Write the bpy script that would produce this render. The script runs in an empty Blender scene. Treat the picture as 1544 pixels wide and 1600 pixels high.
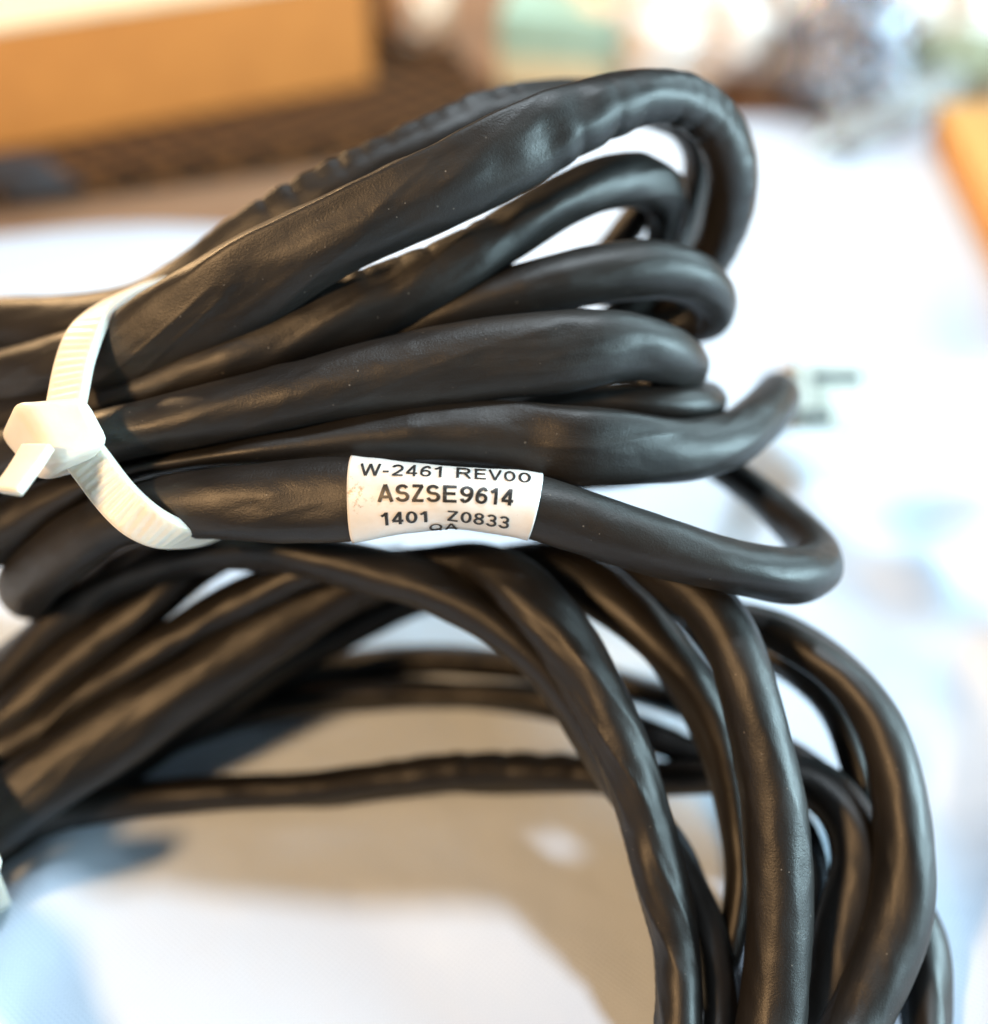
import bpy, bmesh, math, random
import numpy as np
from mathutils import Vector, Matrix

random.seed(7)
SC = bpy.context.scene
COL = SC.collection
MM = 0.001

# ------------------------------------------------------------------ camera
CAM_H = 140.0                      # mm above the cloth
PITCH = math.radians(42.0)         # looking down
F_PX = 772.0 / math.tan(math.radians(22.5))   # focal length in photo pixels (1544 wide)
cam_d = bpy.data.cameras.new('camera')
cam = bpy.data.objects.new('camera', cam_d)
COL.objects.link(cam)
cam.location = (0, 0, CAM_H * MM)
cam.rotation_euler = (math.pi / 2 - PITCH, 0, 0)
cam_d.sensor_fit = 'HORIZONTAL'
cam_d.sensor_width = 36.0
cam_d.lens = 18.0 / math.tan(math.radians(22.5))
cam_d.clip_start = 0.005
cam_d.clip_end = 20.0
cam_d.dof.use_dof = True
cam_d.dof.focus_distance = 0.128
cam_d.dof.aperture_fstop = cam_d.lens / 6.5
SC.camera = cam

# ------------------------------------------------------------------ world, lamps, exposure
w = bpy.data.worlds.new('World'); SC.world = w; w.use_nodes = True
bg = w.node_tree.nodes['Background']
bg.inputs[0].default_value = (0.90, 0.94, 1.0, 1)
bg.inputs[1].default_value = 0.06

def lamp(name, loc, target, size, power, color, shape='DISK', size_y=None, spread=180):
    d = bpy.data.lights.new(name, 'AREA'); d.shape = shape; d.size = size
    if size_y: d.size_y = size_y
    d.energy = power; d.color = color; d.spread = math.radians(spread)
    o = bpy.data.objects.new(name, d); COL.objects.link(o)
    o.location = loc
    o.rotation_euler = (Vector(target) - Vector(loc)).to_track_quat('-Z', 'Y').to_euler()
    return o
TGT = (0, 0.1, 0.03)
lamp('ceiling_lamp', (0.28, 0.46, 1.45), TGT, 0.16, 15.0, (0.80, 0.92, 1.0))
lamp('window_light', (0.52, 0.52, 0.40), TGT, 0.36, 3.0, (0.64, 0.90, 1.0), 'RECTANGLE', 0.30)
lamp('side_window_light', (0.58, 0.04, 0.17), TGT, 0.30, 7.0, (0.62, 0.90, 1.0), 'RECTANGLE', 0.20)
lamp('desk_lamp', (-0.36, -0.22, 0.45), TGT, 0.085, 3.9, (1.0, 0.61, 0.29))
lamp('shelf_lamp', (-0.60, 0.80, 0.42), TGT, 0.12, 8.0, (1.0, 0.64, 0.32))

SC.view_settings.view_transform = 'Standard'
SC.view_settings.look = 'None'
SC.view_settings.exposure = 0.25
SC.view_settings.gamma = 1.0
SC.view_settings.use_curve_mapping = False
SC.render.engine = 'CYCLES'
SC.cycles.use_denoising = True
SC.cycles.max_bounces = 8

# ------------------------------------------------------------------ helpers: positions (all in mm)
FWD = np.array([0, math.cos(PITCH), -math.sin(PITCH)])
UP = np.array([0, math.sin(PITCH), math.cos(PITCH)])
RIGHT = np.array([1.0, 0, 0])
EYE = np.array([0, 0, CAM_H])
def P(x, y, d):
    """point at depth d (mm) along the photo's sight line through (x, y)"""
    return EYE + d * (FWD + RIGHT * (x - 772) / F_PX + UP * (800 - y) / F_PX)
def PZ(x, y, z=0.0):
    """point where that sight line meets the level plane z (mm)"""
    r = FWD + RIGHT * (x - 772) / F_PX + UP * (800 - y) / F_PX
    return EYE + r * (z - CAM_H) / r[2]

def hash3(i, j, k, seed):
    n = (i * 374761393 + j * 668265263 + k * 2147483647 + seed * 974711) & 0xffffffff
    n = ((n ^ (n >> 13)) * 1274126177) & 0xffffffff
    n = n ^ (n >> 16)
    return (n & 0xffff) / 32767.5 - 1.0
def vnoise(x, y, z, seed=0):
    x, y, z = np.broadcast_arrays(np.asarray(x, float), np.asarray(y, float), np.asarray(z, float))
    i, j, k = np.floor(x).astype(np.int64), np.floor(y).astype(np.int64), np.floor(z).astype(np.int64)
    u, v, w_ = x - i, y - j, z - k
    u, v, w_ = [a * a * a * (a * (a * 6 - 15) + 10) for a in (u, v, w_)]
    r = 0
    for a in (0, 1):
        for b in (0, 1):
            for c in (0, 1):
                wt = (u if a else 1 - u) * (v if b else 1 - v) * (w_ if c else 1 - w_)
                r = r + wt * hash3(i + a, j + b, k + c, seed)
    return r

def link(name, me, mat, parent=None, smooth=True):
    o = bpy.data.objects.new(name, me); COL.objects.link(o)
    if mat: me.materials.append(mat)
    if smooth:
        me.polygons.foreach_set('use_smooth', [True] * len(me.polygons))
    if parent is not None:
        o.parent = parent
        o.matrix_parent_inverse = Matrix.Translation(parent.location).inverted()
    return o
def mesh_np(name, verts_mm, faces):
    me = bpy.data.meshes.new(name)
    me.from_pydata((np.asarray(verts_mm) * MM).tolist(), [], faces)
    me.update()
    return me
def thing(name, label, cat, base_mm, group=None):
    o = bpy.data.objects.new(name, None); COL.objects.link(o)
    o.empty_display_size = 0.01
    o.location = Vector(np.asarray(base_mm) * MM)
    o['label'] = label; o['category'] = cat
    if group: o['group'] = group
    return o
def tag(o, label, cat, group=None):
    o['label'] = label; o['category'] = cat
    if group: o['group'] = group
    return o
def bm_link(name, bm, mat, parent=None, smooth=True):
    me = bpy.data.meshes.new(name); bm.to_mesh(me); bm.free()
    return link(name, me, mat, parent, smooth)

# ------------------------------------------------------------------ materials
def new_mat(name):
    m = bpy.data.materials.new(name); m.use_nodes = True
    nt = m.node_tree
    return m, nt, nt.nodes['Principled BSDF']
def N(nt, typ, **kw):
    n = nt.nodes.new(typ)
    for k, v in kw.items(): setattr(n, k, v)
    return n
def ramp(nt, src, stops):
    r = N(nt, 'ShaderNodeValToRGB')
    while len(r.color_ramp.elements) < len(stops): r.color_ramp.elements.new(0.5)
    for e, (p, c) in zip(r.color_ramp.elements, stops):
        e.position = p; e.color = c if len(c) == 4 else (*c, 1)
    nt.links.new(src, r.inputs[0])
    return r
def coords(nt, kind='Object', scale=(1, 1, 1)):
    tc = N(nt, 'ShaderNodeTexCoord'); mp = N(nt, 'ShaderNodeMapping')
    mp.inputs['Scale'].default_value = scale
    nt.links.new(tc.outputs[kind], mp.inputs[0])
    return mp.outputs[0]
def noise(nt, vec, scale, detail=3, rough=0.5):
    n = N(nt, 'ShaderNodeTexNoise')
    n.inputs['Scale'].default_value = scale
    n.inputs['Detail'].default_value = detail
    n.inputs['Roughness'].default_value = rough
    nt.links.new(vec, n.inputs['Vector'])
    return n.outputs[0]
def bump(nt, h, strength, dist, prev=None):
    b = N(nt, 'ShaderNodeBump')
    b.inputs['Strength'].default_value = strength
    b.inputs['Distance'].default_value = dist
    nt.links.new(h, b.inputs['Height'])
    if prev is not None: nt.links.new(prev, b.inputs['Normal'])
    return b.outputs[0]

def make_jacket():
    m, nt, p = new_mat('black_pvc_jacket')
    uv = coords(nt, 'UV')                     # u = mm along the cable, v = mm around it
    ob = coords(nt, 'Object', (1000, 1000, 1000))
    # pale dust grains and short lint
    vo = N(nt, 'ShaderNodeTexVoronoi'); vo.inputs['Scale'].default_value = 1.15
    vo.inputs['Randomness'].default_value = 1.0
    nt.links.new(ob, vo.inputs['Vector'])
    sep = N(nt, 'ShaderNodeSeparateColor'); nt.links.new(vo.outputs['Color'], sep.inputs[0])
    size = N(nt, 'ShaderNodeMath', operation='MULTIPLY_ADD')
    nt.links.new(sep.outputs[0], size.inputs[0]); size.inputs[1].default_value = 0.30; size.inputs[2].default_value = -0.175
    lt = N(nt, 'ShaderNodeMath', operation='LESS_THAN')
    nt.links.new(vo.outputs['Distance'], lt.inputs[0]); nt.links.new(size.outputs[0], lt.inputs[1])
    patch = ramp(nt, noise(nt, ob, 0.12, 3), [(0.40, (0, 0, 0)), (0.6, (1, 1, 1))])
    dust = N(nt, 'ShaderNodeMath', operation='MULTIPLY')
    nt.links.new(lt.outputs[0], dust.inputs[0]); nt.links.new(patch.outputs[0], dust.inputs[1])
    # base colour: near black with a faint brown handling haze
    haze = noise(nt, ob, 0.09, 4)
    base = ramp(nt, haze, [(0.3, (0.007, 0.0064, 0.0062)), (0.7, (0.015, 0.0128, 0.0113))])
    mix = N(nt, 'ShaderNodeMix', data_type='RGBA')
    nt.links.new(dust.outputs[0], mix.inputs[0])
    nt.links.new(base.outputs[0], mix.inputs[6]); mix.inputs[7].default_value = (0.13, 0.12, 0.105, 1)
    nt.links.new(mix.outputs[2], p.inputs['Base Color'])
    # gloss: rubbed streaks along the length
    st = N(nt, 'ShaderNodeMapping'); st.inputs['Scale'].default_value = (0.10, 0.5, 1)
    nt.links.new(uv, st.inputs[0])
    rg = ramp(nt, noise(nt, st.outputs[0], 1.0, 4, 0.6), [(0.3, (0.37,) * 3), (0.72, (0.50,) * 3)])
    nt.links.new(rg.outputs[0], p.inputs['Roughness'])
    p.inputs['Specular IOR Level'].default_value = 0.44
    b1 = bump(nt, noise(nt, ob, 0.40, 2), 0.22, 0.00025)
    b2 = bump(nt, noise(nt, ob, 4.2, 3, 0.7), 0.75, 0.00005, b1)
    sc = N(nt, 'ShaderNodeMapping'); sc.inputs['Scale'].default_value = (0.35, 5.0, 1)
    nt.links.new(uv, sc.inputs[0])
    b3 = bump(nt, noise(nt, sc.outputs[0], 1.0, 2), 0.16, 0.00005, b2)
    nt.links.new(b3, p.inputs['Normal'])
    return m
M_JACKET = make_jacket()

def make_nylon():
    m, nt, p = new_mat('natural_nylon')
    ob = coords(nt, 'Object', (1000, 1000, 1000))
    c = ramp(nt, noise(nt, ob, 0.3, 3), [(0.3, (0.70, 0.66, 0.57)), (0.7, (0.76, 0.72, 0.64))])
    nt.links.new(c.outputs[0], p.inputs['Base Color'])
    p.inputs['Roughness'].default_value = 0.36
    p.inputs['Subsurface Weight'].default_value = 0.5
    p.inputs['Subsurface Radius'].default_value = (1.0, 0.8, 0.5)
    p.inputs['Subsurface Scale'].default_value = 0.0015
    nt.links.new(bump(nt, noise(nt, ob, 2.5, 2), 0.2, 0.00006), p.inputs['Normal'])
    return m
M_NYLON = make_nylon()

def make_label_paper():
    m, nt, p = new_mat('white_label_film')
    ob = coords(nt, 'Object', (1000, 1000, 1000))
    c = ramp(nt, noise(nt, ob, 0.25, 4), [(0.3, (0.68, 0.67, 0.64)), (0.65, (0.76, 0.75, 0.73))])
    spots = noise(nt, ob, 1.6, 6, 0.7)
    # one brown scuff on the left edge of the label, plus scattered specks
    cen = P(553, 772, 126.5)
    ds = N(nt, 'ShaderNodeVectorMath', operation='DISTANCE'); nt.links.new(ob, ds.inputs[0]); ds.inputs[1].default_value = tuple(cen)
    fall = N(nt, 'ShaderNodeMapRange'); nt.links.new(ds.outputs['Value'], fall.inputs[0])
    fall.inputs[1].default_value = 0.0; fall.inputs[2].default_value = 2.6; fall.inputs[3].default_value = 0.26; fall.inputs[4].default_value = 0.0
    ad = N(nt, 'ShaderNodeMath', operation='ADD'); nt.links.new(spots, ad.inputs[0]); nt.links.new(fall.outputs[0], ad.inputs[1])
    k = ramp(nt, ad.outputs[0], [(0.66, (0, 0, 0)), (0.80, (0.8, 0.8, 0.8))])
    mix = N(nt, 'ShaderNodeMix', data_type='RGBA')
    nt.links.new(k.outputs[0], mix.inputs[0]); nt.links.new(c.outputs[0], mix.inputs[6])
    mix.inputs[7].default_value = (0.28, 0.18, 0.10, 1)
    nt.links.new(mix.outputs[2], p.inputs['Base Color'])
    p.inputs['Roughness'].default_value = 0.34
    nt.links.new(bump(nt, noise(nt, ob, 0.6, 3), 0.25, 0.00015), p.inputs['Normal'])
    return m
M_LABEL = make_label_paper()
def plain(name, col, rough=0.6, spec=0.5, **kw):
    m, nt, p = new_mat(name)
    ob = coords(nt, 'Object', (1000, 1000, 1000))
    a = tuple(v * 0.88 for v in col); b = tuple(min(1, v * 1.10) for v in col)
    c = ramp(nt, noise(nt, ob, kw.get('grain', 0.15), 5, 0.6), [(0.3, a), (0.7, b)])
    nt.links.new(c.outputs[0], p.inputs['Base Color'])
    p.inputs['Roughness'].default_value = rough
    p.inputs['Specular IOR Level'].default_value = spec
    p.inputs['Metallic'].default_value = kw.get('metal', 0)
    p.inputs['Transmission Weight'].default_value = kw.get('trans', 0)
    nt.links.new(bump(nt, noise(nt, ob, 1.0, 3), 0.3, 0.0001), p.inputs['Normal'])
    return m
def make_ink():
    m, nt, p = new_mat('black_print_ink')
    ob = coords(nt, 'Object', (1000, 1000, 1000))
    c = ramp(nt, noise(nt, ob, 2.2, 4, 0.7), [(0.40, (0.012, 0.012, 0.012)), (0.62, (0.03, 0.028, 0.027)), (0.72, (0.16, 0.15, 0.14))])
    nt.links.new(c.outputs[0], p.inputs['Base Color'])
    p.inputs['Roughness'].default_value = 0.38
    return m
M_INK = make_ink()

def make_cloth():
    m, nt, p = new_mat('pale_blue_woven_cloth')
    tc = N(nt, 'ShaderNodeTexCoord')
    ob = coords(nt, 'Object', (1000, 1000, 1000))
    rot = N(nt, 'ShaderNodeMapping'); rot.inputs['Rotation'].default_value = (0, 0, math.radians(38))
    nt.links.new(ob, rot.inputs[0])
    waves = []
    for d in ('X', 'Y'):
        wv = N(nt, 'ShaderNodeTexWave', wave_type='BANDS', bands_direction=d)
        wv.inputs['Scale'].default_value = 0.55
        wv.inputs['Distortion'].default_value = 0.6
        wv.inputs['Detail'].default_value = 1.0
        nt.links.new(rot.outputs[0], wv.inputs['Vector'])
        waves.append(wv.outputs[1])
    add = N(nt, 'ShaderNodeMath', operation='MAXIMUM'); nt.links.new(waves[0], add.inputs[0]); nt.links.new(waves[1], add.inputs[1])
    c = ramp(nt, add.outputs[0], [(0.2, (0.51, 0.60, 0.74)), (0.8, (0.61, 0.70, 0.83))])
    nt.links.new(c.outputs[0], p.inputs['Base Color'])
    p.inputs['Roughness'].default_value = 0.85
    p.inputs['Specular IOR Level'].default_value = 0.2
    b1 = bump(nt, noise(nt, ob, 0.05, 3), 0.5, 0.002)
    nt.links.new(bump(nt, add.outputs[0], 0.5, 0.00012, b1), p.inputs['Normal'])
    return m
M_CLOTH = make_cloth()

# ------------------------------------------------------------------ the setting: table top and cloth
def build_table():
    bm = bmesh.new()
    bmesh.ops.create_cube(bm, size=1.0, matrix=Matrix.Translation((0, 0.42, -0.0115)) @ Matrix.Diagonal((1.5, 1.1, 0.02, 1)))
    bmesh.ops.bevel(bm, geom=list(bm.edges), offset=0.002, segments=2, affect='EDGES')
    m, nt, p = new_mat('tan_table_top')
    ob = coords(nt, 'Object', (12, 90, 12))
    c = ramp(nt, noise(nt, ob, 1.0, 5, 0.6), [(0.3, (0.24, 0.14, 0.085)), (0.7, (0.34, 0.21, 0.13))])
    nt.links.new(c.outputs[0], p.inputs['Base Color']); p.inputs['Roughness'].default_value = 0.45
    o = bm_link('table_top', bm, m, smooth=False); o['kind'] = 'structure'
def cloth_edge(x):      # far edge of the cloth, mm
    s = 1 / (1 + np.exp(-(x - 10) / 14.0))
    return 252 + 66 * s + 3 * np.sin(x / 17.0)
def cloth_z(x, y):
    z = 1.2 + 0.9 * vnoise(x / 46, y / 46, 0.3, 5)
    def fold(x0, y0, dx, dy, h, w, l):            # a soft ridge through (x0, y0) along (dx, dy)
        n = math.hypot(dx, dy); ux, uy = dx / n, dy / n
        a = (x - x0) * ux + (y - y0) * uy; b = -(x - x0) * uy + (y - y0) * ux
        b = b + 2.5 * vnoise(a / 22, x0, y0, 8)
        return h * np.exp(-(b / w) ** 2) * np.exp(-(a / l) ** 4)
    z = z + fold(72, 95, 0.25, 1, 4.2, 6.0, 60) + fold(60, 150, -0.5, 1, 3.2, 6.5, 45) + fold(90, 160, 0.7, 1, 3.0, 7.0, 55)
    z = z + fold(-66, 60, 0.35, 1, 3.0, 6.0, 40) + fold(82, 60, -0.1, 1, 3.0, 5.0, 40) + fold(110, 110, 0.1, 1, 4.0, 8.0, 70)
    return z
def build_cloth():
    nx, ny = 300, 260
    u = np.linspace(-360, 360, nx); v = np.linspace(0, 1, ny)
    X = np.repeat(u[:, None], ny, 1); E = cloth_edge(X)
    Y = -130 + (E + 130) * v[None, :]
    Z = cloth_z(X, Y)
    V = np.stack([X, Y, Z], -1).reshape(-1, 3)
    idx = np.arange(nx * ny).reshape(nx, ny)
    F = np.stack([idx[:-1, :-1], idx[1:, :-1], idx[1:, 1:], idx[:-1, 1:]], -1).reshape(-1, 4).tolist()
    me = mesh_np('tablecloth', V, F)
    o = link('tablecloth', me, M_CLOTH); o['kind'] = 'structure'
    s = o.modifiers.new('thickness', 'SOLIDIFY'); s.thickness = 0.0006; s.offset = -1
build_table(); build_cloth()

# ------------------------------------------------------------------ cable sweeps
def spline(ctrl, attr, step):
    """cubic Hermite through ctrl with finite-difference tangents, resampled evenly"""
    C = np.asarray(ctrl, float); A = np.asarray(attr, float)
    T = np.concatenate([[0], np.cumsum(np.maximum(np.linalg.norm(np.diff(C, axis=0), axis=1), 1e-6) ** 0.75)])
    D = np.concatenate([C, A], 1)
    m = np.zeros_like(D)
    h = np.diff(T)[:, None]; sl = np.diff(D, axis=0) / h
    m[1:-1] = (sl[:-1] * h[1:] + sl[1:] * h[:-1]) / (h[:-1] + h[1:])
    m[0] = sl[0]; m[-1] = sl[-1]
    out = []
    for i in range(len(C) - 1):
        n = max(4, int(np.linalg.norm(C[i + 1] - C[i]) / 0.1))
        t = np.linspace(0, 1, n, endpoint=False)[:, None]; hh = h[i]
        out.append((2 * t**3 - 3 * t**2 + 1) * D[i] + (t**3 - 2 * t**2 + t) * hh * m[i] + (-2 * t**3 + 3 * t**2) * D[i + 1] + (t**3 - t**2) * hh * m[i + 1])
    out.append(D[-1:]); D = np.concatenate(out)
    s = np.concatenate([[0], np.cumsum(np.linalg.norm(np.diff(D[:, :3], axis=0), axis=1))])
    n = max(8, int(s[-1] / step)); q = np.linspace(0, s[-1], n)
    R = np.stack([np.interp(q, s, D[:, k]) for k in range(D.shape[1])], 1)
    return q, R[:, :3], R[:, 3:]
def gsmooth(a, sig):
    if sig < 0.3: return a
    r = int(sig * 3) + 1
    k = np.exp(-0.5 * (np.arange(-r, r + 1) / sig) ** 2); k /= k.sum()
    pad = np.concatenate([np.repeat(a[:1], r, 0), a, np.repeat(a[-1:], r, 0)])
    return np.stack([np.convolve(pad[:, i], k, 'valid') for i in range(a.shape[1])], 1)
def norm(a): return a / np.maximum(np.linalg.norm(a, axis=-1, keepdims=True), 1e-9)

def sweep_frame(ctrl, step=0.4, smooth=1.2, axis=None):
    """ctrl rows: (px, py, depth mm, apparent width px). Returns s, centre, n (towards the eye), b, width, depth thickness, rmf frames"""
    C = [P(*c[:3]) for c in ctrl]
    wmm = [c[3] * c[2] / F_PX for c in ctrl]
    s, X, A = spline(C, np.array(wmm)[:, None], step)
    X = gsmooth(X, smooth / step)
    t = norm(np.gradient(X, axis=0))
    wd = A[:, 0]
    # rotation minimising frame
    n0 = np.zeros_like(X); v = norm(EYE - X[0]); v = norm(v - t[0] * v.dot(t[0])); n0[0] = v
    for i in range(1, len(X)):
        v = v - t[i] * v.dot(t[i]); v = v / np.linalg.norm(v); n0[i] = v
    b0 = np.cross(n0, t)
    return s, X, t, wd, n0, b0

class Strand: pass
def strand(name, ctrl, parent, seed, mat=None, step=0.38, ring=72, area=54.0, tmin=4.6, tmax=8.2, lump=0.22, fine=0.045, folds=0.30,
           helix=0.16, pitch=38.0, crease=None, ribs=None, dents=(), calm=None, smooth=1.2, name_mesh='strand'):
    S = Strand()
    s, X, t, wd, n0, b0 = sweep_frame(ctrl, step, smooth)
    view = norm(EYE - X)
    a = (view * n0).sum(1); b = (view * b0).sum(1); q2 = a * a + b * b        # eye direction in the moving frame
    phi = np.arctan2(b, a)
    dbl = gsmooth(np.stack([np.cos(2 * phi) * q2, np.sin(2 * phi) * q2], 1), 4.0 / step)
    mag = np.linalg.norm(dbl, axis=1); ph = 0.5 * np.unwrap(np.arctan2(dbl[:, 1], dbl[:, 0]))
    th = np.clip(area / np.maximum(wd, 0.1), tmin, tmax)
    mean = np.sqrt(wd * th)
    k = np.clip(mag * 1.25, 0, 1)
    W = mean * (wd / mean) ** k; H = mean * (th / mean) ** k
    ang = np.linspace(0, 2 * np.pi, ring, endpoint=False)
    TH = ang[None, :]; PH = ph[:, None]
    e = TH - PH                                       # angle from the section's eye-facing axis
    rW, rH = W[:, None] / 2, H[:, None] / 2
    r = rW * rH / np.sqrt((rW * np.cos(e)) ** 2 + (rH * np.sin(e)) ** 2)
    # jacket relief
    sn = s[:, None]
    ca, sa = np.cos(TH), np.sin(TH)
    amp = np.ones_like(s)
    if calm is not None: amp = 1 - 0.9 * calm(X)
    am = amp[:, None]
    d = lump * vnoise(sn / 11.0, ca * 1.0 + 7, sa * 1.0, seed) + lump * 0.35 * vnoise(sn / 6.5, ca * 1.6, sa * 1.6 + 3, seed + 1)
    d = d + fine * vnoise(sn / 2.4, ca * 3.0, sa * 3.0, seed + 2)
    tw = TH - 2 * np.pi * sn / 95.0                   # long folds of the loose jacket, winding slowly round
    fold = 1 - np.sqrt(vnoise(sn / 17.0, np.cos(tw) * 1.5 + 11, np.sin(tw) * 1.5, seed + 4) ** 2 + 0.006)
    d = d + folds * (fold ** 3 - 0.4)
    d = d + helix * np.cos(2 * TH - 2 * np.pi * sn / pitch + seed) * (0.6 + 0.6 * vnoise(sn / 20.0, 0, 0, seed + 3))
    d = d * am
    # is a given image-side of the section "up"? (angle from eye axis, + = b side of a left-to-right run)
    eye_e = np.arctan2(np.sin(TH - phi[:, None]), np.cos(TH - phi[:, None]))
    if crease:                # (side angle deg, amplitude, width deg, s0 px x range)
        for (deg, cam_, wdg, x0, x1) in crease:
            px = project(X)[:, 0]; env = ((px > x0) & (px < x1)).astype(float)
            env = gsmooth(env[:, None], 3.0 / step)[:, 0] * np.clip(mag * 1.6 - 0.4, 0, 1)
            g = math.radians(deg); dl = np.arctan2(np.sin(eye_e - g), np.cos(eye_e - g))
            d = d + cam_ * env[:, None] * np.exp(-(dl / math.radians(wdg)) ** 2 / (0.35 + np.abs(dl / math.radians(wdg))))
    if ribs:                  # puckers across the jacket
        for (deg, ra, wdg, per, x0, x1) in ribs:
            px = project(X)[:, 0]; env = ((px > x0) & (px < x1)).astype(float)
            env = gsmooth(env[:, None], 3.0 / step)[:, 0]
            g = math.radians(deg); dl = np.arctan2(np.sin(eye_e - g), np.cos(eye_e - g))
            wob = s + 1.1 * vnoise(s / 4.0, 0, 0, seed + 9)
            irr = 0.65 + 0.5 * vnoise(s / 3.0, 5, 0, seed + 11)
            prof = (np.abs(np.sin(np.pi * wob / per)) ** 0.8 - 0.6) * irr
            d = d + ra * (env * prof)[:, None] * np.exp(-(dl / math.radians(wdg)) ** 2)
    for (dx, dy, dr, dep) in dents:      # local dents: photo point, radius mm, depth mm
        px = project(X); i = int(np.argmin((px[:, 0] - dx) ** 2 + (px[:, 1] - dy) ** 2))
        off = (dy - px[i, 1]) / max(1.0, wd[i] * F_PX / X_depth(X[i]) / 2)
        g = -math.asin(max(-0.95, min(0.95, off)))
        dl = np.arctan2(np.sin(eye_e - g), np.cos(eye_e - g))
        dist2 = (sn - s[i]) ** 2 + (dl * (wd[i] / 2)) ** 2
        d = d - dep * np.exp(-dist2 / (dr * dr))
    r = r + d
    V = X[:, None, :] + r[..., None] * (np.cos(TH)[..., None] * n0[:, None, :] + np.sin(TH)[..., None] * b0[:, None, :])
    n = len(s); V = V.reshape(-1, 3)
    i0 = np.arange(n - 1)[:, None] * ring; j = np.arange(ring)[None, :]; j1 = (j + 1) % ring
    F = np.stack([i0 + j, i0 + j1, i0 + ring + j1, i0 + ring + j], -1).reshape(-1, 4)[:, ::-1].tolist()
    F.append(list(range(ring))); F.append([(n - 1) * ring + q for q in reversed(range(ring))])
    me = mesh_np(name_mesh, V, F)
    uv = me.uv_layers.new(name='UVMap')
    vi = np.empty(len(me.loops), np.int64); me.loops.foreach_get('vertex_index', vi)
    uu = s[vi // ring]; vv = np.sin(ang[vi % ring] / 2) * 12.0
    uv.data.foreach_set('uv', np.stack([uu, vv], 1).ravel())
    S.obj = link(name, me, mat or M_JACKET, parent)
    S.s, S.X, S.t, S.wd, S.n0, S.b0, S.phi, S.W, S.H = s, X, t, wd, n0, b0, phi, W, H
    return S
def X_depth(x): return float((x - EYE).dot(FWD))
def project(X):
    r = X - EYE; d = r @ FWD
    return np.stack([772 + F_PX * (r @ RIGHT) / d, 800 - F_PX * (r @ UP) / d], 1)

# ------------------------------------------------------------------ the tied hank of cable
hank = thing('black_cable', 'tied hank of thick black cable with a white printed label round one strand', 'cable', PZ(600, 1000))
S0 = [(-350,620,176,100),(-150,545,166,100),(0,512,157,100),(120,505,151,92),(230,480,148.5,92),(330,425,147,92),(430,358,146,92),(520,305,146,84),(620,256,147,88),(720,210,149,88),(820,175,152,80),(920,160,156,72),(1010,165,159,62),(1072,195,162,55),(1094,245,165,52),(1084,310,168,50),(1055,390,171,52),(1000,480,173,60),(900,560,173,70),(700,600,173,70),(400,640,169,70),(150,650,165,70),(-100,650,171,80),(-300,680,181,80)]
S1 = [(-300,700,166,80),(-120,640,156,82),(0,595,148,84),(100,572,141.5,104),(200,552,137.5,138),(300,498,135,140),(400,439,133.5,132),(500,384,132.5,124),(600,336,132,121),(700,289,132,122),(800,239,133,120),(880,197,135,106),(950,166,138,94),(1020,150,141.5,84),(1083,163,145,80),(1126,203,148,80),(1144,260,151,76),(1140,325,155,72),(1118,388,160,68),(1060,470,166,65),(950,560,169,65),(700,610,166,65),(400,640,162,65),(150,620,158,65),(-200,600,172,80)]
S2 = [(-200,720,158,80),(0,660,148,85),(150,630,142,90),(280,592,139,90),(380,554,137.5,92),(470,516,137,104),(560,480,137,108),(650,444,137.5,104),(730,404,138.5,90),(800,361,140,76),(870,318,142,72),(940,287,144.5,80),(998,281,148,78),(1036,302,152.5,62),(1040,345,157.5,50),(1028,400,162,50),(980,480,165,55),(850,570,163,60),(600,610,159,60),(200,660,153,60)]
S2B = [(1040,275,157,30),(1020,300,159,36),(990,345,161,44),(955,390,164,46),(880,470,168,60),(700,590,169,60),(350,650,165,60)]
S3 = [(150,655,147,60),(350,600,145,70),(500,555,143,75),(600,527,141.8,75),(680,497,141,76),(760,468,140.5,82),(850,446,140.5,90),(940,427,141.5,94),(1020,420,143.5,92),(1080,433,147,80),(1114,462,151,62),(1114,494,155,52),(1082,510,159,50),(1020,520,163,55),(900,560,166,60),(500,620,165,60),(100,640,161,60)]
S4 = [(-200,760,151,85),(0,715,143,85),(120,692,137.5,85),(200,676,134.8,87),(300,655,133.6,93),(450,622,133,102),(600,588,133,115),(750,563,133,127),(870,552,133.5,129),(960,540,135.5,118),(1022,548,139,104),(1058,566,144,78),(1066,582,150,62),(1035,610,155,60),(940,640,158,60),(700,650,157,60),(400,670,153,60),(100,700,151,60)]
S5 = [(500,668,147,50),(700,655,145,50),(820,637,143,50),(900,627,142,52),(1000,628,142.5,56),(1070,632,145,56),(1098,632,150,50),(1095,625,156,48),(1030,615,162,50),(800,640,165,50)]
S6 = [(-200,950,152,80),(0,832,145,82),(110,767,141.5,62),(200,735,139,36),(300,718,137,32),(400,705,135,44),(500,693,135,62),(600,680,135,84),(700,674,135,98),(800,680,134.8,108),(900,700,134,122),(980,703,136,112),(1070,704,140,92),(1140,688,145,80),(1184,655,152,74),(1212,625,162,66),(1216,618,182,56),(1222,621,204,46)]
S7 = [(220,830,168,70),(130,895,165,80),(62,925,159,86),(42,915,151,90),(75,882,144.5,95),(130,840,140,93),(190,808,137,88),(250,794,134.8,96),(330,787,132.5,110),(430,784,131,125),(548,780,130,131),(613,778,129.8,112),(660,778,129.8,100),(713,778,129.8,92),(753,782,130,94),(832,791,130.2,101),(900,812,130.5,98),(980,840,131,95),(1060,864,132,92),(1140,884,133.5,88),(1205,897,135.5,85),(1256,898,139,78),(1278,880,145,65),(1262,845,151,58),(1212,795,157,56),(1150,745,163,54),(1060,690,168,54),(900,650,171,54),(500,680,167,54),(100,720,162,60)]
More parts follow.
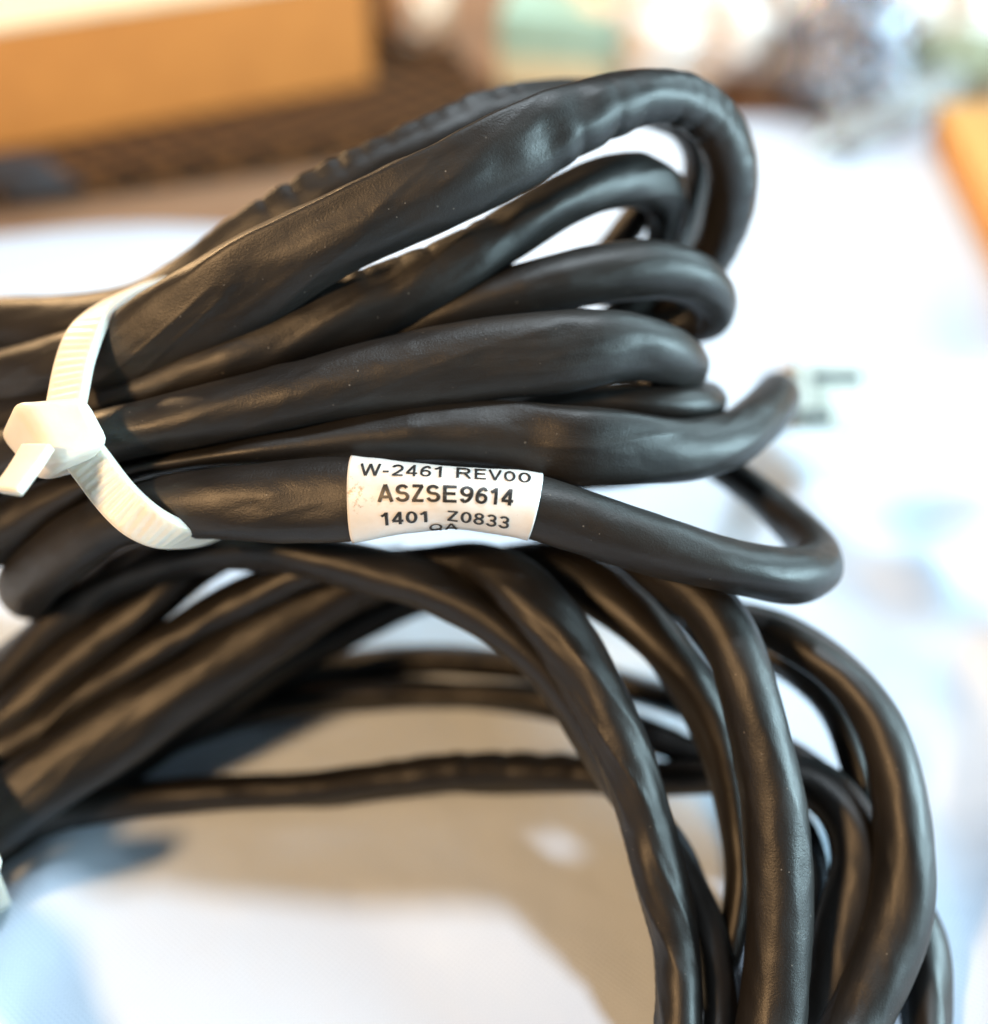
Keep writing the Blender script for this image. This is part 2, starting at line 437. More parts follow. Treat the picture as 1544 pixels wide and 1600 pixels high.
strand('strand', S0, hank, 11, lump=0.2, folds=0.12, ring=110, crease=[(66, 0.6, 12, 330, 900)], ribs=[(75, 0.55, 36, 3.3, 380, 800)])
st1 = strand('strand', S1, hank, 23, lump=0.3, folds=0.14, ring=110, crease=[(64, 0.95, 11, 330, 900)], ribs=[(50, 0.26, 50, 3.2, 930, 1190), (-60, 0.7, 45, 4.6, 840, 1100)],
       dents=[(840, 225, 2.6, 0.55), (770, 262, 2.4, 0.35), (880, 170, 2.0, 0.35), (640, 360, 3.0, 0.2)])
strand('strand', S2, hank, 37, lump=0.26, ribs=[(80, 0.3, 40, 4.0, 480, 800)], dents=[(600, 430, 2.2, 0.4), (760, 350, 2.0, 0.4)])
strand('strand', S2B, hank, 41)
strand('strand', [(-120,860,158,60),(60,770,151,60),(180,742,147,56),(300,736,145,56),(450,720,143,56),(600,712,143,50),(760,716,147,50),(900,740,153,50),(1050,720,160,50)], hank, 45)
strand('strand', S3, hank, 53, lump=0.14, helix=0.1, folds=0.12)
strand('strand', S4, hank, 61, lump=0.14, helix=0.08, folds=0.14, dents=[(1018, 584, 2.6, 0.6), (980, 560, 3.0, 0.4)])
strand('strand', S5, hank, 71, lump=0.14)
strand('strand', S6, hank, 83, lump=0.2, folds=0.15, crease=[(60, 0.5, 18, 520, 1130)], dents=[(840, 700, 3.4, 0.4)])
def calm7(X):
    px = project(X)[:, 0]; dp = (X - EYE) @ FWD
    e = ((px > 520) & (px < 870) & (dp < 135)).astype(float)
    return gsmooth(e[:, None], 3)[:, 0]
st7 = strand('strand', S7, hank, 97, lump=0.2, folds=0.08, calm=calm7, crease=[(-50, 0.35, 22, 300, 540)])

# ---- block capitals for the printed label, drawn as pen strokes (cap height 1)
def arc(cx, cy, rx, ry, a0, a1, n=14):
    a = np.radians(np.linspace(a0, a1, n))
    return [(cx + rx * math.cos(q), cy + ry * math.sin(q)) for q in a]
h_ = 0.075                                     # half a pen width: keeps strokes inside the cap height
GLYPH = {
 'W': (0.98, [[(0.03, 1), (0.25, 0)], [(0.25, 0), (0.49, 0.98)], [(0.49, 0.98), (0.73, 0)], [(0.73, 0), (0.95, 1)]]),
 '-': (0.36, [[(0.03, 0.37), (0.33, 0.37)]]),
 '2': (0.62, [arc(0.30, 0.68, 0.23, 0.245, 165, -35) + [(0.30, 0.32), (0.09, 0.10)], [(0.03, h_), (0.57, h_)]]),
 '4': (0.64, [[(0.43, 0), (0.43, 1.0)], [(0.42, 0.95), (0.06, 0.30)], [(0.02, 0.27), (0.60, 0.27)]]),
 '6': (0.62, [arc(0.30, 0.31, 0.225, 0.235, 0, 360, 22), arc(0.42, 0.36, 0.345, 0.565, 178, 92) + arc(0.36, 0.66, 0.16, 0.265, 90, 20, 8)]),
 '9': (0.62, [arc(0.30, 0.69, 0.225, 0.235, 0, 360, 22), arc(0.18, 0.64, 0.345, 0.565, -2, -88) + arc(0.24, 0.34, 0.16, 0.265, -90, -160, 8)]),
 '1': (0.50, [[(0.32, 0), (0.32, 1.0)], [(0.30, 0.92), (0.20, 0.80), (0.05, 0.72)]]),
 'R': (0.76, [[(0.10, 0), (0.10, 1)], [(0.10, 0.925), (0.40, 0.925)] + arc(0.42, 0.71, 0.20, 0.215, 85, -85, 12) + [(0.40, 0.495), (0.10, 0.495)], [(0.40, 0.48), (0.52, 0.30), (0.68, 0)]]),
 'E': (0.68, [[(0.10, 0), (0.10, 1)], [(0.10, 0.925), (0.62, 0.925)], [(0.10, 0.52), (0.58, 0.52)], [(0.10, h_), (0.64, h_)]]),
 'V': (0.70, [[(0.04, 1), (0.34, 0.0)], [(0.34, 0.0), (0.64, 1)]]),
 '0': (0.62, [arc(0.30, 0.5, 0.225, 0.425, 90, 450, 28)]),
 'A': (0.74, [[(0.05, 0), (0.355, 1.0)], [(0.355, 1.0), (0.67, 0)], [(0.16, 0.29), (0.56, 0.29)]]),
 'S': (0.68, [arc(0.33, 0.70, 0.235, 0.225, 25, 180, 12) + arc(0.33, 0.70, 0.235, 0.20, 190, 250, 5) + arc(0.34, 0.29, 0.255, 0.225, 68, -10, 7) + arc(0.34, 0.295, 0.255, 0.22, -20, -170, 12)]),
 'Z': (0.64, [[(0.05, 0.925), (0.58, 0.925)], [(0.54, 0.93), (0.08, 0.07)], [(0.03, h_), (0.60, h_)]]),
 '8': (0.62, [arc(0.30, 0.735, 0.195, 0.19, 0, 360, 20), arc(0.30, 0.285, 0.225, 0.21, 0, 360, 20)]),
 '3': (0.62, [arc(0.29, 0.71, 0.205, 0.215, 160, -80, 14) + [(0.22, 0.51)], [(0.22, 0.51)] + arc(0.29, 0.29, 0.235, 0.215, 80, -165, 14)]),
 'Q': (0.78, [arc(0.37, 0.5, 0.295, 0.425, 90, 450, 28), [(0.42, 0.24), (0.68, -0.04)]]),
 ' ': (0.32, [])}
def typeset(txt):
    x = 0.0; out = []
    for ch in txt:
        wd_, st_ = GLYPH[ch]
        for g in st_: out.append([(x + a, b) for a, b in g])
        x += wd_ + 0.10
    return out, x - 0.10
def thick(pts, wt):
    p = np.asarray(pts, float)
    if len(p) == 2: p = p[0] + (p[1] - p[0]) * np.linspace(0, 1, 9)[:, None]
    closed = np.linalg.norm(p[0] - p[-1]) < 1e-6
    t = np.gradient(p, axis=0)
    if closed: t[0] = t[-1] = p[1] - p[-2]
    t /= np.maximum(np.linalg.norm(t, axis=1, keepdims=True), 1e-9)
    nr = np.stack([-t[:, 1], t[:, 0]], 1)
    return p + nr * wt / 2, p - nr * wt / 2

# ---- wrapped label on that strand
def build_label():
    S = st7
    px = project(S.X); dp = (S.X - EYE) @ FWD
    ok = (dp < 136) & (px[:, 0] > 400) & (px[:, 0] < 1000)
    ii = np.where(ok)[0]
    nv = np.cos(S.phi)[:, None] * S.n0 + np.sin(S.phi)[:, None] * S.b0     # towards the eye
    bv = norm(np.cross(nv, S.t))                                            # image-up
    def at(x, arr): return np.array([np.interp(x, px[ii, 0], arr[ii, k]) for k in range(arr.shape[1])]) if arr.ndim == 2 else np.interp(x, px[ii, 0], arr[ii])
    def surf(x, th, off):
        c, n_, b_ = at(x, S.X), at(x, nv), at(x, bv)
        W_, H_ = at(x, S.W) / 2 + off, at(x, S.H) / 2 + off
        return c + n_ * math.cos(th) * H_ + b_ * math.sin(th) * W_
    xs = np.linspace(552, 836, 90); ring = 96
    V = []
    for x in xs:
        for j in range(ring):
            a = 2 * math.pi * j / ring
            off = 0.22 + 0.05 * float(vnoise(x / 30, math.cos(a) * 2, math.sin(a) * 2, 4)) + 0.015 * float(vnoise(x / 9, math.cos(a) * 4, math.sin(a) * 4, 6))
            # printed film is cut a little unevenly
            xe = x + (2.0 * math.sin(a) - 2.0) * (1 if x < 560 else 0) * (560 - x) / 13
            V.append(surf(xe, a, off))
    n = len(xs); F = []
    for i in range(n - 1):
        for j in range(ring):
            k = (j + 1) % ring
            F.append((i * ring + k, i * ring + j, (i + 1) * ring + j, (i + 1) * ring + k))
    me = mesh_np('label_sleeve', V, F)
    lab = link('label_sleeve', me, M_LABEL, hank)
    md = lab.modifiers.new('film', 'SOLIDIFY'); md.thickness = 0.00018; md.offset = -1
    lab['label'] = 'white film label printed in black, wrapped round the strand'
    yc = lambda x: float(np.interp(x, px[ii, 0], px[ii, 1]))
    hw = lambda x: float(np.interp(x, px[ii, 0], (S.W * F_PX / dp)[ii])) / 2
    def quad(p):
        return np.poly1d(np.polyfit([q[0] for q in p], [q[1] for q in p], len(p) - 1))
    lines = [('W-2461 REV00', 571, 821, [(571, 744.5), (693, 747.5), (821, 756)], [(571, 18.5), (693, 16.5), (821, 15.5)], 0.135),
             ('ASZSE9614', 597, 800, [(597, 784), (700, 784.5), (800, 790)], [(597, 26), (700, 25), (800, 24.5)], 0.175),
             ('1401', 599, 673, [(599, 820), (640, 816), (673, 813.5)], [(599, 20), (640, 18), (673, 16)], 0.17),
             ('Z0833', 700, 797.5, [(700, 811.5), (750, 818), (797, 825)], [(700, 15), (750, 17.5), (797, 18.5)], 0.16),
             ('QA', 672, 718, [(672, 828.5), (695, 826), (718, 825.5)], [(672, 11), (695, 10), (718, 9)], 0.14)]
    for txt, x0, x1, bl, cap, wt in lines:
        strokes, total = typeset(txt)
        fb, fc = quad(bl), quad(cap)
        V, F = [], []
        for si, pts in enumerate(strokes):
            L_, R_ = thick(pts, wt)
            base = len(V); K = 4
            for l, r_ in zip(L_, R_):
                for k in range(K + 1):
                    gx, gy = l + (r_ - l) * k / K
                    x = x0 + (x1 - x0) * gx / total
                    y = fb(x) - fc(x) * gy
                    sn = max(-0.985, min(0.985, (yc(x) - y) / (hw(x) + 2.6)))
                    V.append(surf(x, math.asin(sn), 0.300 + 0.003 * (si % 4)))
            for i in range(len(L_) - 1):
                for k in range(K):
                    p0 = base + i * (K + 1) + k
                    F.append((p0, p0 + 1, p0 + K + 2, p0 + K + 1))
        link('printed_text', mesh_np('printed_text', V, F), M_INK, lab)
build_label()

# ---- connector at the end of the strand that leaves to the right
def obox(bm, c, ax, half, bevel=0.0, seg=2):
    """oriented box: centre mm, three axes, half sizes mm"""
    M = Matrix.Identity(4)
    for k in range(3):
        for r in range(3): M[r][k] = float(ax[k][r]) * half[k] * 2 * MM
    for r in range(3): M[r][3] = float(c[r]) * MM
    g = bmesh.ops.create_cube(bm, size=1.0, matrix=M)
    if bevel:
        es = list({e for v in g['verts'] for e in v.link_edges})
        bmesh.ops.bevel(bm, geom=es, offset=bevel * MM, segments=seg, affect='EDGES')
M_IVORY = plain('clear_plug_plastic', (0.84, 0.80, 0.70), 0.3, trans=0.12)
M_STEEL = plain('dull_nickel', (0.50, 0.46, 0.40), 0.32, metal=1.0)
M_DARKPL = plain('grey_plastic', (0.045, 0.045, 0.045), 0.5)
M_COPPER = plain('copper_tape', (0.70, 0.38, 0.20), 0.4, metal=0.6)
def build_connector():
    c0 = P(1224, 622, 206); 
    ax = norm(RIGHT * 1.0 + UP * 0.02 + FWD * 0.25); up = norm(UP - ax * UP.dot(ax)); nn = np.cross(ax, up)
    A = (ax, up, nn)
    bm = bmesh.new(); obox(bm, c0 + ax * 6.6, A, (7.0, 6.0, 4.6), 0.9)
    con = bm_link('connector', bm, M_IVORY, hank, smooth=False)
    con['label'] = 'ivory plug on the end of the cable'
    bm = bmesh.new(); obox(bm, c0 - ax * 1.4, A, (2.4, 4.4, 3.6), 0.8); bm_link('strain_relief', bm, M_COPPER, con, smooth=False)
    bm = bmesh.new(); obox(bm, c0 + ax * 7.6 + up * 3.2 + nn * 4.3, A, (4.6, 1.0, 1.0), 0.25); bm_link('latch', bm, M_DARKPL, con, smooth=False)
    bm = bmesh.new(); obox(bm, c0 + ax * 3.6 - up * 3.8 + nn * 4.3, A, (3.0, 1.2, 1.0), 0.3); bm_link('lower_latch', bm, M_DARKPL, con, smooth=False)
    bm = bmesh.new(); obox(bm, c0 + ax * 5.2 - up * 0.4 + nn * 4.4, A, (1.6, 2.2, 0.7), 0.2); bm_link('contact_strip', bm, M_STEEL, con, smooth=False)
build_connector()

# ------------------------------------------------------------------ the loose coil below
coil = thing('coiled_cable', 'loose coil of black cable lying in large loops on the cloth under the tied hank', 'cable', PZ(900, 1300))
L1 = [(-160,1210,163,70),(0,1062,161,72),(90,975,159,72),(180,908,156,70),(280,868,152,66),(380,858,149.5,62),(480,870,147.5,64),(580,892,146,72),(680,918,144.8,78),(760,962,144,72),(830,1022,143.4,66),(885,1090,143.2,60),(930,1160,143.2,56),(970,1225,143,56),(1015,1282,142.5,56),(1060,1340,142,57),(1093,1415,141,58),(1112,1500,139,56),(1118,1600,136.5,56),(1100,1760,130,60)]
L2 = [(-150,1290,160,75),(0,1135,158,75),(80,1068,157.5,80),(155,1008,157,80),(235,945,156.5,72),(310,880,157,60),(400,835,160,60),(520,800,164,60),(700,790,168,60),(900,830,168,60),(1020,900,165,60),(1090,980,161,55),(1150,1070,158,50)]
L3 = [(-180,1330,156,72),(0,1182,157,72),(100,1110,156.5,72),(200,1048,156,68),(300,988,155,64),(400,928,154,60),(480,890,153,56),(600,885,151.5,52),(680,880,149,52),(740,880,146.5,62),(800,908,143,82),(860,968,140,96),(910,1042,138,97),(950,1122,137,92),(983,1200,136.5,84),(1008,1280,136,80),(1032,1370,135.5,80),(1052,1450,135,78),(1060,1530,134,76),(1060,1620,132,76),(1030,1800,126,80),(900,1950,120,80)]
L4 = [(-160,1400,148,110),(0,1270,150,112),(100,1200,151,112),(200,1135,152,108),(300,1070,153,104),(400,1005,154,95),(500,945,155,85),(580,908,156,74),(700,892,157,60),(800,884,156,60),(860,884,153,72),(920,912,150,86),(990,965,148,86),(1050,1030,146,78),(1098,1100,145,70),(1130,1175,144.5,60),(1150,1260,144.5,54),(1160,1350,144,50),(1152,1425,143,50),(1130,1505,141,52),(1102,1575,139,54),(1070,1680,134,60)]
L4B = [(-100,1420,156,70),(60,1290,160,66),(180,1205,164,64),(300,1125,167,62),(420,1050,170,60),(540,980,172,60),(660,930,172,60),(800,900,170,60)]
L3B = [(-100,1330,163,64),(0,1235,164,64),(120,1145,165,62),(260,1050,166,60),(400,965,167,58),(520,905,168,58),(640,880,170,56)]
L8 = [(640,770,164,60),(800,770,158,62),(900,805,152,66),(1000,862,145.5,72),(1058,905,142,80),(1107,944,139.5,86),(1144,1003,137.5,91),(1168,1077,136,95),(1190,1162,135,98),(1208,1248,134.2,99),(1217,1340,133.5,101),(1220,1431,132.8,103),(1214,1523,132,105),(1205,1600,131,106),(1165,1760,126,106),(1040,1920,120,100)]
L9 = [(1040,945,160,50),(1140,967,154,52),(1211,985,150,60),(1272,1020,147,70),(1327,1066,144.5,76),(1368,1122,142.4,80),(1394,1188,140.6,83),(1409,1260,139,86),(1414,1340,137.5,90),(1408,1419,136.2,95),(1391,1480,135.2,98),(1366,1541,134,100),(1338,1600,132.8,102),(1260,1740,127,104)]
L11 = [(1180,1010,160,48),(1265,1062,156,52),(1316,1122,153,54),(1342,1190,151,54),(1358,1270,149.5,54),(1380,1340,148.5,54),(1420,1410,146,56),(1446,1480,143.5,60),(1454,1560,141,62),(1450,1660,137,64),(1400,1800,130,70)]
B1 = [(20,1270,166,50),(150,1190,171,50),(280,1125,174,48),(400,1078,176.5,46),(520,1046,178,46),(650,1030,178.5,46),(780,1036,177,46),(900,1054,174,46),(1010,1082,169,46),(1110,1118,163,45),(1225,1176,157,44),(1290,1220,154,44),(1350,1275,152,44),(1395,1345,150,46)]
B2 = [(-20,1320,160,50),(90,1245,164,50),(200,1185,168,48),(300,1142,171,48),(420,1107,173,46),(550,1088,174,46),(700,1086,173.5,46),(860,1100,170.5,48),(970,1132,166,48),(1060,1168,161,48),(1140,1205,156,48),(1220,1265,152,50),(1256,1320,149,50),(1267,1375,147,52),(1262,1430,146,55),(1250,1500,145,58),(1236,1620,141,60)]
B3 = [(-140,1420,150,62),(0,1308,154,60),(100,1264,158,58),(200,1248,160.5,54),(350,1238,162,52),(500,1230,162.5,54),(620,1214,162.5,62),(720,1205,162.5,70),(820,1208,162.5,62),(920,1210,162,54),(1020,1216,160,52),(1100,1217,156,52),(1160,1212,152,52),(1220,1210,149,56),(1270,1223,147,64),(1310,1256,145,73),(1336,1305,143,81),(1341,1350,142,86),(1330,1410,141,92),(1313,1472,140,95),(1298,1537,139,95),(1280,1610,137,95),(1240,1760,130,96)]
N1 = [(-160,1400,148,110),(-215,1480,139,110),(-215,1600,133,110),(-130,1760,126,110),(60,1920,119,108),(330,2030,114,106),(640,2040,113,104),(900,1950,117,96),(1030,1800,124,84)]
N2 = [(-180,1330,156,72),(-260,1420,145,84),(-290,1560,136,90),(-230,1740,128,92),(-40,1930,120,92),(280,2090,113,92),(660,2110,112,92),(980,2010,115,98),(1165,1760,125,104)]
N3 = [(-160,1210,163,70),(-300,1350,150,78),(-370,1520,139,84),(-320,1740,129,86),(-120,1960,119,88),(240,2160,111,90),(700,2180,110,92),(1080,2020,115,98),(1260,1740,127,104)]
N4 = [(-150,1290,156,75),(-170,1400,142,84),(-150,1530,131,90),(-90,1660,126,92),(20,1800,121,92),(200,1930,115,92)]
CO = dict(lump=0.28, folds=0.22, helix=0.34, pitch=34.0)
for k, pts in enumerate((L1, L2, L3, L4, L4B, L3B, L8, L9, L11, B1, B2, B3, N1, N2, N3, N4)):
    kw = dict(CO)
    if pts is L3: kw.update(dents=[(985, 1300, 2.6, 0.55), (1020, 1480, 2.6, 0.55), (880, 1010, 2.2, 0.3)], lump=0.34, folds=0.34)
    if pts is L8: kw.update(lump=0.16, helix=0.2, folds=0.08)
    if pts is B3: kw.update(lump=0.5, ribs=[(70, 0.6, 60, 4.5, 600, 960)])
    if pts is L9: kw.update(helix=0.42, pitch=42.0, lump=0.18, folds=0.1)
    if pts is L4: kw.update(folds=0.08)
    strand('strand', pts, coil, 131 + 7 * k, **kw)

# ------------------------------------------------------------------ cable ties
def ribbon(name, ctrl, parent, width, thick, axis, mat, ridges=True, step=0.25, widths=None):
    """flat strap along ctrl (px, py, d); its width lies along the given axis"""
    C = [P(*c[:3]) for c in ctrl]
    wid = widths or [width] * len(C)
    s, X, A = spline(C, np.array(wid, float)[:, None], step)
    X = gsmooth(X, 1.0 / step)
    t = norm(np.gradient(X, axis=0))
    b = norm(np.asarray(axis)[None, :] - t * (t @ np.asarray(axis))[:, None]); n_ = np.cross(b, t)
    m = 28; a = np.linspace(0, 2 * np.pi, m, endpoint=False)
    cx = np.sign(np.cos(a)) * np.abs(np.cos(a)) ** 0.35; cy = np.sign(np.sin(a)) * np.abs(np.sin(a)) ** 0.35
    th = np.full((len(s), 1), thick / 2)
    ridge = (0.045 * np.sign(np.sin(2 * np.pi * s / 0.95)))[:, None] * (np.abs(cx) < 0.75)[None, :] * (cy > 0)[None, :] if ridges else 0.0
    V = X[:, None, :] + (A[:, 0][:, None] / 2 * cx[None, :])[..., None] * b[:, None, :] + ((th * cy[None, :]) + ridge)[..., None] * n_[:, None, :]
    n = len(s); i0 = np.arange(n - 1)[:, None] * m; j = np.arange(m)[None, :]; j1 = (j + 1) % m
    F = np.stack([i0 + j, i0 + j1, i0 + m + j1, i0 + m + j], -1).reshape(-1, 4)[:, ::-1].tolist()
    F.append(list(range(m))); F.append([(n - 1) * m + q for q in reversed(range(m))])
    me = mesh_np(name, V.reshape(-1, 3), F)
    o = link(name, me, mat, parent, smooth=True)
    return o
def tie_head(name, front, back, parent, bev=1.7):
    """moulded block: four front corners, four back corners"""
    bm = bmesh.new()
    v = [bm.verts.new(Vector(P(*q) * MM)) for q in front + back]
    for f in ((0, 1, 2, 3), (7, 6, 5, 4), (0, 4, 5, 1), (1, 5, 6, 2), (2, 6, 7, 3), (3, 7, 4, 0)):
        bm.faces.new([v[k] for k in f])
    bmesh.ops.recalc_face_normals(bm, faces=list(bm.faces))
    bmesh.ops.bevel(bm, geom=list(bm.edges), offset=bev * MM, segments=4, profile=0.6, affect='EDGES', clamp_overlap=True)
    o = bm_link(name, bm, M_NYLON, parent, smooth=True)
    return o
tie = thing('cable_tie', 'white nylon cable tie with chunky head cinched round the hank of cable', 'cable tie', P(85, 680, 130))
axis1 = norm(RIGHT * 1.0 + UP * 0.42 - FWD * 0.1)
ribbon('strap', [(100,650,129.5),(106,620,130.8),(117,565,133.0),(140,508,135.2),(182,472,139),(235,452,144),(275,445,152),(320,480,165),(350,600,174),(380,720,172),(375,770,166),(362,808,154),(340,832,141),(300,838,134),(262,834,130.6),(220,813,128.8),(181,776,129.2),(140,722,129.4),(118,694,129.3)],
       tie, 4.7, 1.5, axis1, M_NYLON)
tie_head('head', [(20,620,127.2),(136,614,127.4),(178,690,126.0),(88,726,124.2)],
         [(-10,682,133.5),(108,664,135.0),(138,740,133.5),(56,756,131.5)], tie)
ribbon('tail', [(62,694,124.6),(45,722,123.4),(27,748,122.2),(8,772,121.2)], tie, 4.2, 1.2, norm(RIGHT + UP * 0.62), M_NYLON, step=0.2)
tie2 = thing('cable_tie', 'white cable tie round the lower coil, only its head showing at the left edge', 'cable tie', P(-35, 1345, 142))
ribbon('strap', [(-55,1330,140.5),(-62,1250,143),(-95,1180,152),(-110,1160,164),(-90,1250,172),(-40,1380,168),(-10,1430,154),(-20,1400,143.5),(-40,1352,140.5)], tie2, 4.3, 1.2, norm(RIGHT * 1.0 + UP * 0.75), M_NYLON)
tie_head('head', [(-108,1312,134),(-14,1306,134),(14,1352,134.4),(-82,1384,134)],
         [(-122,1340,142),(-26,1335,142),(-2,1396,142),(-96,1420,142)], tie2)

# ------------------------------------------------------------------ things behind, far out of focus
def make_card(name, a, b):
    m, nt, p = new_mat(name)
    ob = coords(nt, 'Object', (1000, 1000, 1000))
    c = ramp(nt, noise(nt, ob, 0.08, 6, 0.65), [(0.25, a), (0.75, b)])
    nt.links.new(c.outputs[0], p.inputs['Base Color']); p.inputs['Roughness'].default_value = 0.75
    wv = N(nt, 'ShaderNodeTexWave', wave_type='BANDS', bands_direction='X'); wv.inputs['Scale'].default_value = 0.09
    nt.links.new(ob, wv.inputs['Vector'])
    nt.links.new(bump(nt, wv.outputs[1], 0.3, 0.0003), p.inputs['Normal'])
    return m
M_CARD = make_card('brown_cardboard', (0.44, 0.155, 0.026), (0.54, 0.20, 0.036))
def make_weave():
    m, nt, p = new_mat('dark_brown_weave')
    ob = coords(nt, 'Object', (1000, 1000, 1000))
    ck = N(nt, 'ShaderNodeTexChecker'); ck.inputs['Scale'].default_value = 0.2
    ck.inputs[1].default_value = (0.010, 0.006, 0.005, 1); ck.inputs[2].default_value = (0.13, 0.058, 0.02, 1)
    nt.links.new(ob, ck.inputs[0])
    nt.links.new(ck.outputs[0], p.inputs['Base Color']); p.inputs['Roughness'].default_value = 0.85
    p.inputs['Specular IOR Level'].default_value = 0.15
    nt.links.new(bump(nt, ck.outputs[1], 0.6, 0.0008), p.inputs['Normal'])
    return m
M_WEAVE = make_weave()
e0, e1 = PZ(0, 292, 6.0), PZ(800, 178, 6.0)
mx = norm(e1 - e0); my = np.array([-mx[1], mx[0], 0]); mz = np.array([0, 0, 1.0])
def build_mat():
    bm = bmesh.new()
    L = np.linalg.norm(e1 - e0) + 90
    obox(bm, e1 - mx * L / 2 + my * 95 - mz * 3.2, (mx, my, mz), (L / 2, 95, 3.2), 1.2)
    o = bm_link('woven_mat', bm, M_WEAVE, smooth=False)
    tag(o, 'dark brown woven mat under the cardboard box', 'mat')
build_mat()
def build_box():
    z0 = 6.6
    a, b = PZ(0, 236, z0), PZ(584, 130, z0)
    ux = norm(b - a); uy = np.array([-ux[1], ux[0], 0]); uz = mz
    # height so that the upper front edge passes photo point (0, 56)
    best = min(np.arange(15, 90, 0.5), key=lambda h: abs(project((a + uz * h)[None])[0, 1] - 56))
    Lx = np.linalg.norm(b - a) + 70; Ly = 80.0; h = float(best); t = 1.6
    root = thing('cardboard_box', 'orange brown cardboard box at the back left', 'box', b - ux * Lx / 2)
    def panel(name, c, half, m=M_CARD):
        bm = bmesh.new(); obox(bm, c, (ux, uy, uz), half, 0.4); return bm_link(name, bm, m, root, smooth=False)
    c = b - ux * Lx / 2
    panel('front_panel', c + uy * t / 2 + uz * h / 2, (Lx / 2, t / 2, h / 2))
    panel('back_panel', c + uy * (Ly - t / 2) + uz * h / 2, (Lx / 2, t / 2, h / 2))
    panel('side_panel', b - ux * (t / 2) + uy * Ly / 2 + uz * (h / 2), (t / 2, Ly / 2 - t - 0.2, h / 2))
    panel('side_panel', b - ux * (Lx - t / 2) + uy * Ly / 2 + uz * (h / 2), (t / 2, Ly / 2 - t - 0.2, h / 2))
    pale = make_card('pale_cardboard', (0.70, 0.56, 0.38), (0.78, 0.64, 0.46))
    panel('lid_flap', c + uy * (Ly * 0.25 + 0.2) + uz * (h + 0.9), (Lx / 2, Ly * 0.25, 0.8), pale)
    panel('lid_flap', c + uy * (Ly * 0.75 + 0.6) + uz * (h + 0.9), (Lx / 2, Ly * 0.25, 0.8), pale)
build_box()
def blob(name, c, rad, mat, seed, rough=0.16, freq=3.2, crink=0.05, res=5, rot=0.0):
    """crumpled closed bag: displaced icosphere sitting on the surface"""
    bm = bmesh.new(); bmesh.ops.create_icosphere(bm, subdivisions=res, radius=1.0)
    co = np.array([v.co[:] for v in bm.verts])
    d = 1 + rough * vnoise(co[:, 0] * freq, co[:, 1] * freq, co[:, 2] * freq, seed) * 1.5
    rid = 1 - np.abs(vnoise(co[:, 0] * freq * 2.2, co[:, 1] * freq * 2.2, co[:, 2] * freq * 2.2, seed + 3))
    d = d + crink * (rid ** 3 - 0.4) * 2
    q = co * d[:, None] * np.asarray(rad)[None, :]
    q[:, 2] = np.maximum(q[:, 2], -rad[2] * 0.82)
    cr, sr = math.cos(rot), math.sin(rot)
    q[:, :2] = np.stack([q[:, 0] * cr - q[:, 1] * sr, q[:, 0] * sr + q[:, 1] * cr], 1)
    q += np.asarray(c)[None, :]
    for v, p_ in zip(bm.verts, q): v.co = Vector(p_ * MM)
    return bm_link(name, bm, mat, smooth=True)
M_POUCH = plain('black_cloth', (0.02, 0.02, 0.025), 0.7)
M_PEACH = plain('cream_paper', (0.86, 0.80, 0.75), 0.5)
M_WAD = plain('buff_paper', (0.84, 0.62, 0.46), 0.6)
M_CLEAR = plain('crumpled_clear_film', (0.80, 0.78, 0.76), 0.15, trans=0.7)
M_GLOSS = plain('metallised_film', (0.40, 0.42, 0.48), 0.18, 0.8, metal=0.8)
M_MINT = plain('mint_green_card', (0.36, 0.54, 0.46), 0.6)
M_CREAM = plain('pale_card', (0.74, 0.66, 0.46), 0.6)
M_OLIVE = plain('olive_cloth', (0.27, 0.29, 0.20), 0.8)
M_WOOD = make_card('orange_wood', (0.55, 0.25, 0.06), (0.66, 0.33, 0.09))
def sit(x, y, rad, z=0.0):
    p = PZ(x, y, z + rad[2] * 0.5); p[2] = z + rad[2] * 0.82 + 0.05
    return p
r = (15, 8, 5); tag(blob('cloth_pouch', sit(20, 290, r), r, M_POUCH, 3), 'small black pouch at the left edge in front of the woven mat', 'pouch')
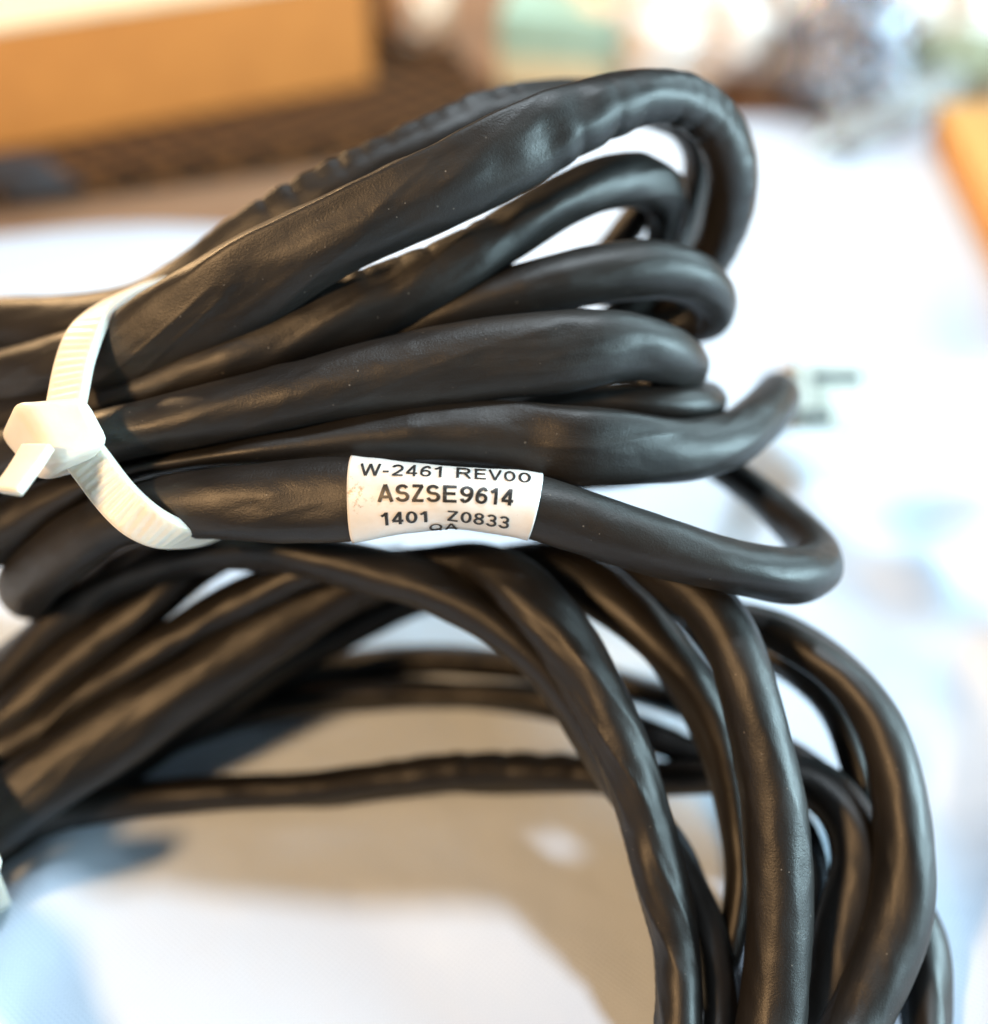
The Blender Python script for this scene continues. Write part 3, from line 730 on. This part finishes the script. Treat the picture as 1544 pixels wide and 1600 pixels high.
r = (9, 10, 13); tag(blob('paper_wad', sit(655, 30, r, 6.4), r, M_WAD, 5, rough=0.1), 'pale cream paper wad beside the cardboard box', 'paper')
def packet():
    c = PZ(862, 150, 0); root = thing('card_packet', 'mint green and cream card packet behind the hank of cable', 'packet', c)
    ax = (norm(np.array([1, -0.2, 0])), norm(np.array([0.2, 1, 0])), mz)
    bm = bmesh.new(); obox(bm, c + mz * 8.6 + ax[1] * 12, ax, (16, 12, 8), 1.0); bm_link('pack', bm, M_CREAM, root, smooth=False)
    bm = bmesh.new(); obox(bm, c + mz * 16.0 + ax[1] * 12.2 + ax[0] * 1.0, ax, (16.6, 12.6, 6.0), 0.5); bm_link('lid', bm, M_MINT, root, smooth=False)
packet()
r = (34, 24, 20); tag(blob('plastic_bag', sit(1075, 60, r), r, M_PEACH, 9, rough=0.14), 'large cream crumpled bag behind the top of the hank', 'bag')
r = (16, 15, 17); tag(blob('metallised_bag', sit(1316, 118, r), r, M_GLOSS, 21, rough=0.2, freq=5.5, crink=0.16, res=6), 'crumpled shiny blue grey bag in the far right background', 'bag')
r = (30, 7, 5); tag(blob('film_wrap', sit(1395, 180, r), r, M_CLEAR, 27, rough=0.25, freq=4.0, crink=0.14, rot=0.75), 'crumpled clear plastic film in front of the shiny blue grey bag', 'film')
r = (26, 20, 16); tag(blob('paper_bag', sit(1440, 20, r), r, M_PEACH, 31, rough=0.14), 'cream crumpled bag at the top right corner', 'bag')
r = (16, 9, 7); tag(blob('folded_rag', sit(1500, 105, r), r, M_OLIVE, 35), 'olive green rag at the right edge of the background', 'rag')
def board():
    a, b = PZ(1462, 158, 10), PZ(1570, 372, 10)
    ax_y = norm(b - a); ax_x = np.array([-ax_y[1], ax_y[0], 0]); 
    if ax_x[0] < 0: ax_x = -ax_x
    L = np.linalg.norm(b - a) + 40
    bm = bmesh.new(); obox(bm, a + ax_y * L / 2 + ax_x * 45 - mz * 4.2, (ax_x, ax_y, mz), (45, L / 2, 4.2), 0.8)
    tag(bm_link('wooden_board', bm, M_WOOD, smooth=False), 'orange wooden board at the right edge of the background', 'board')
board()
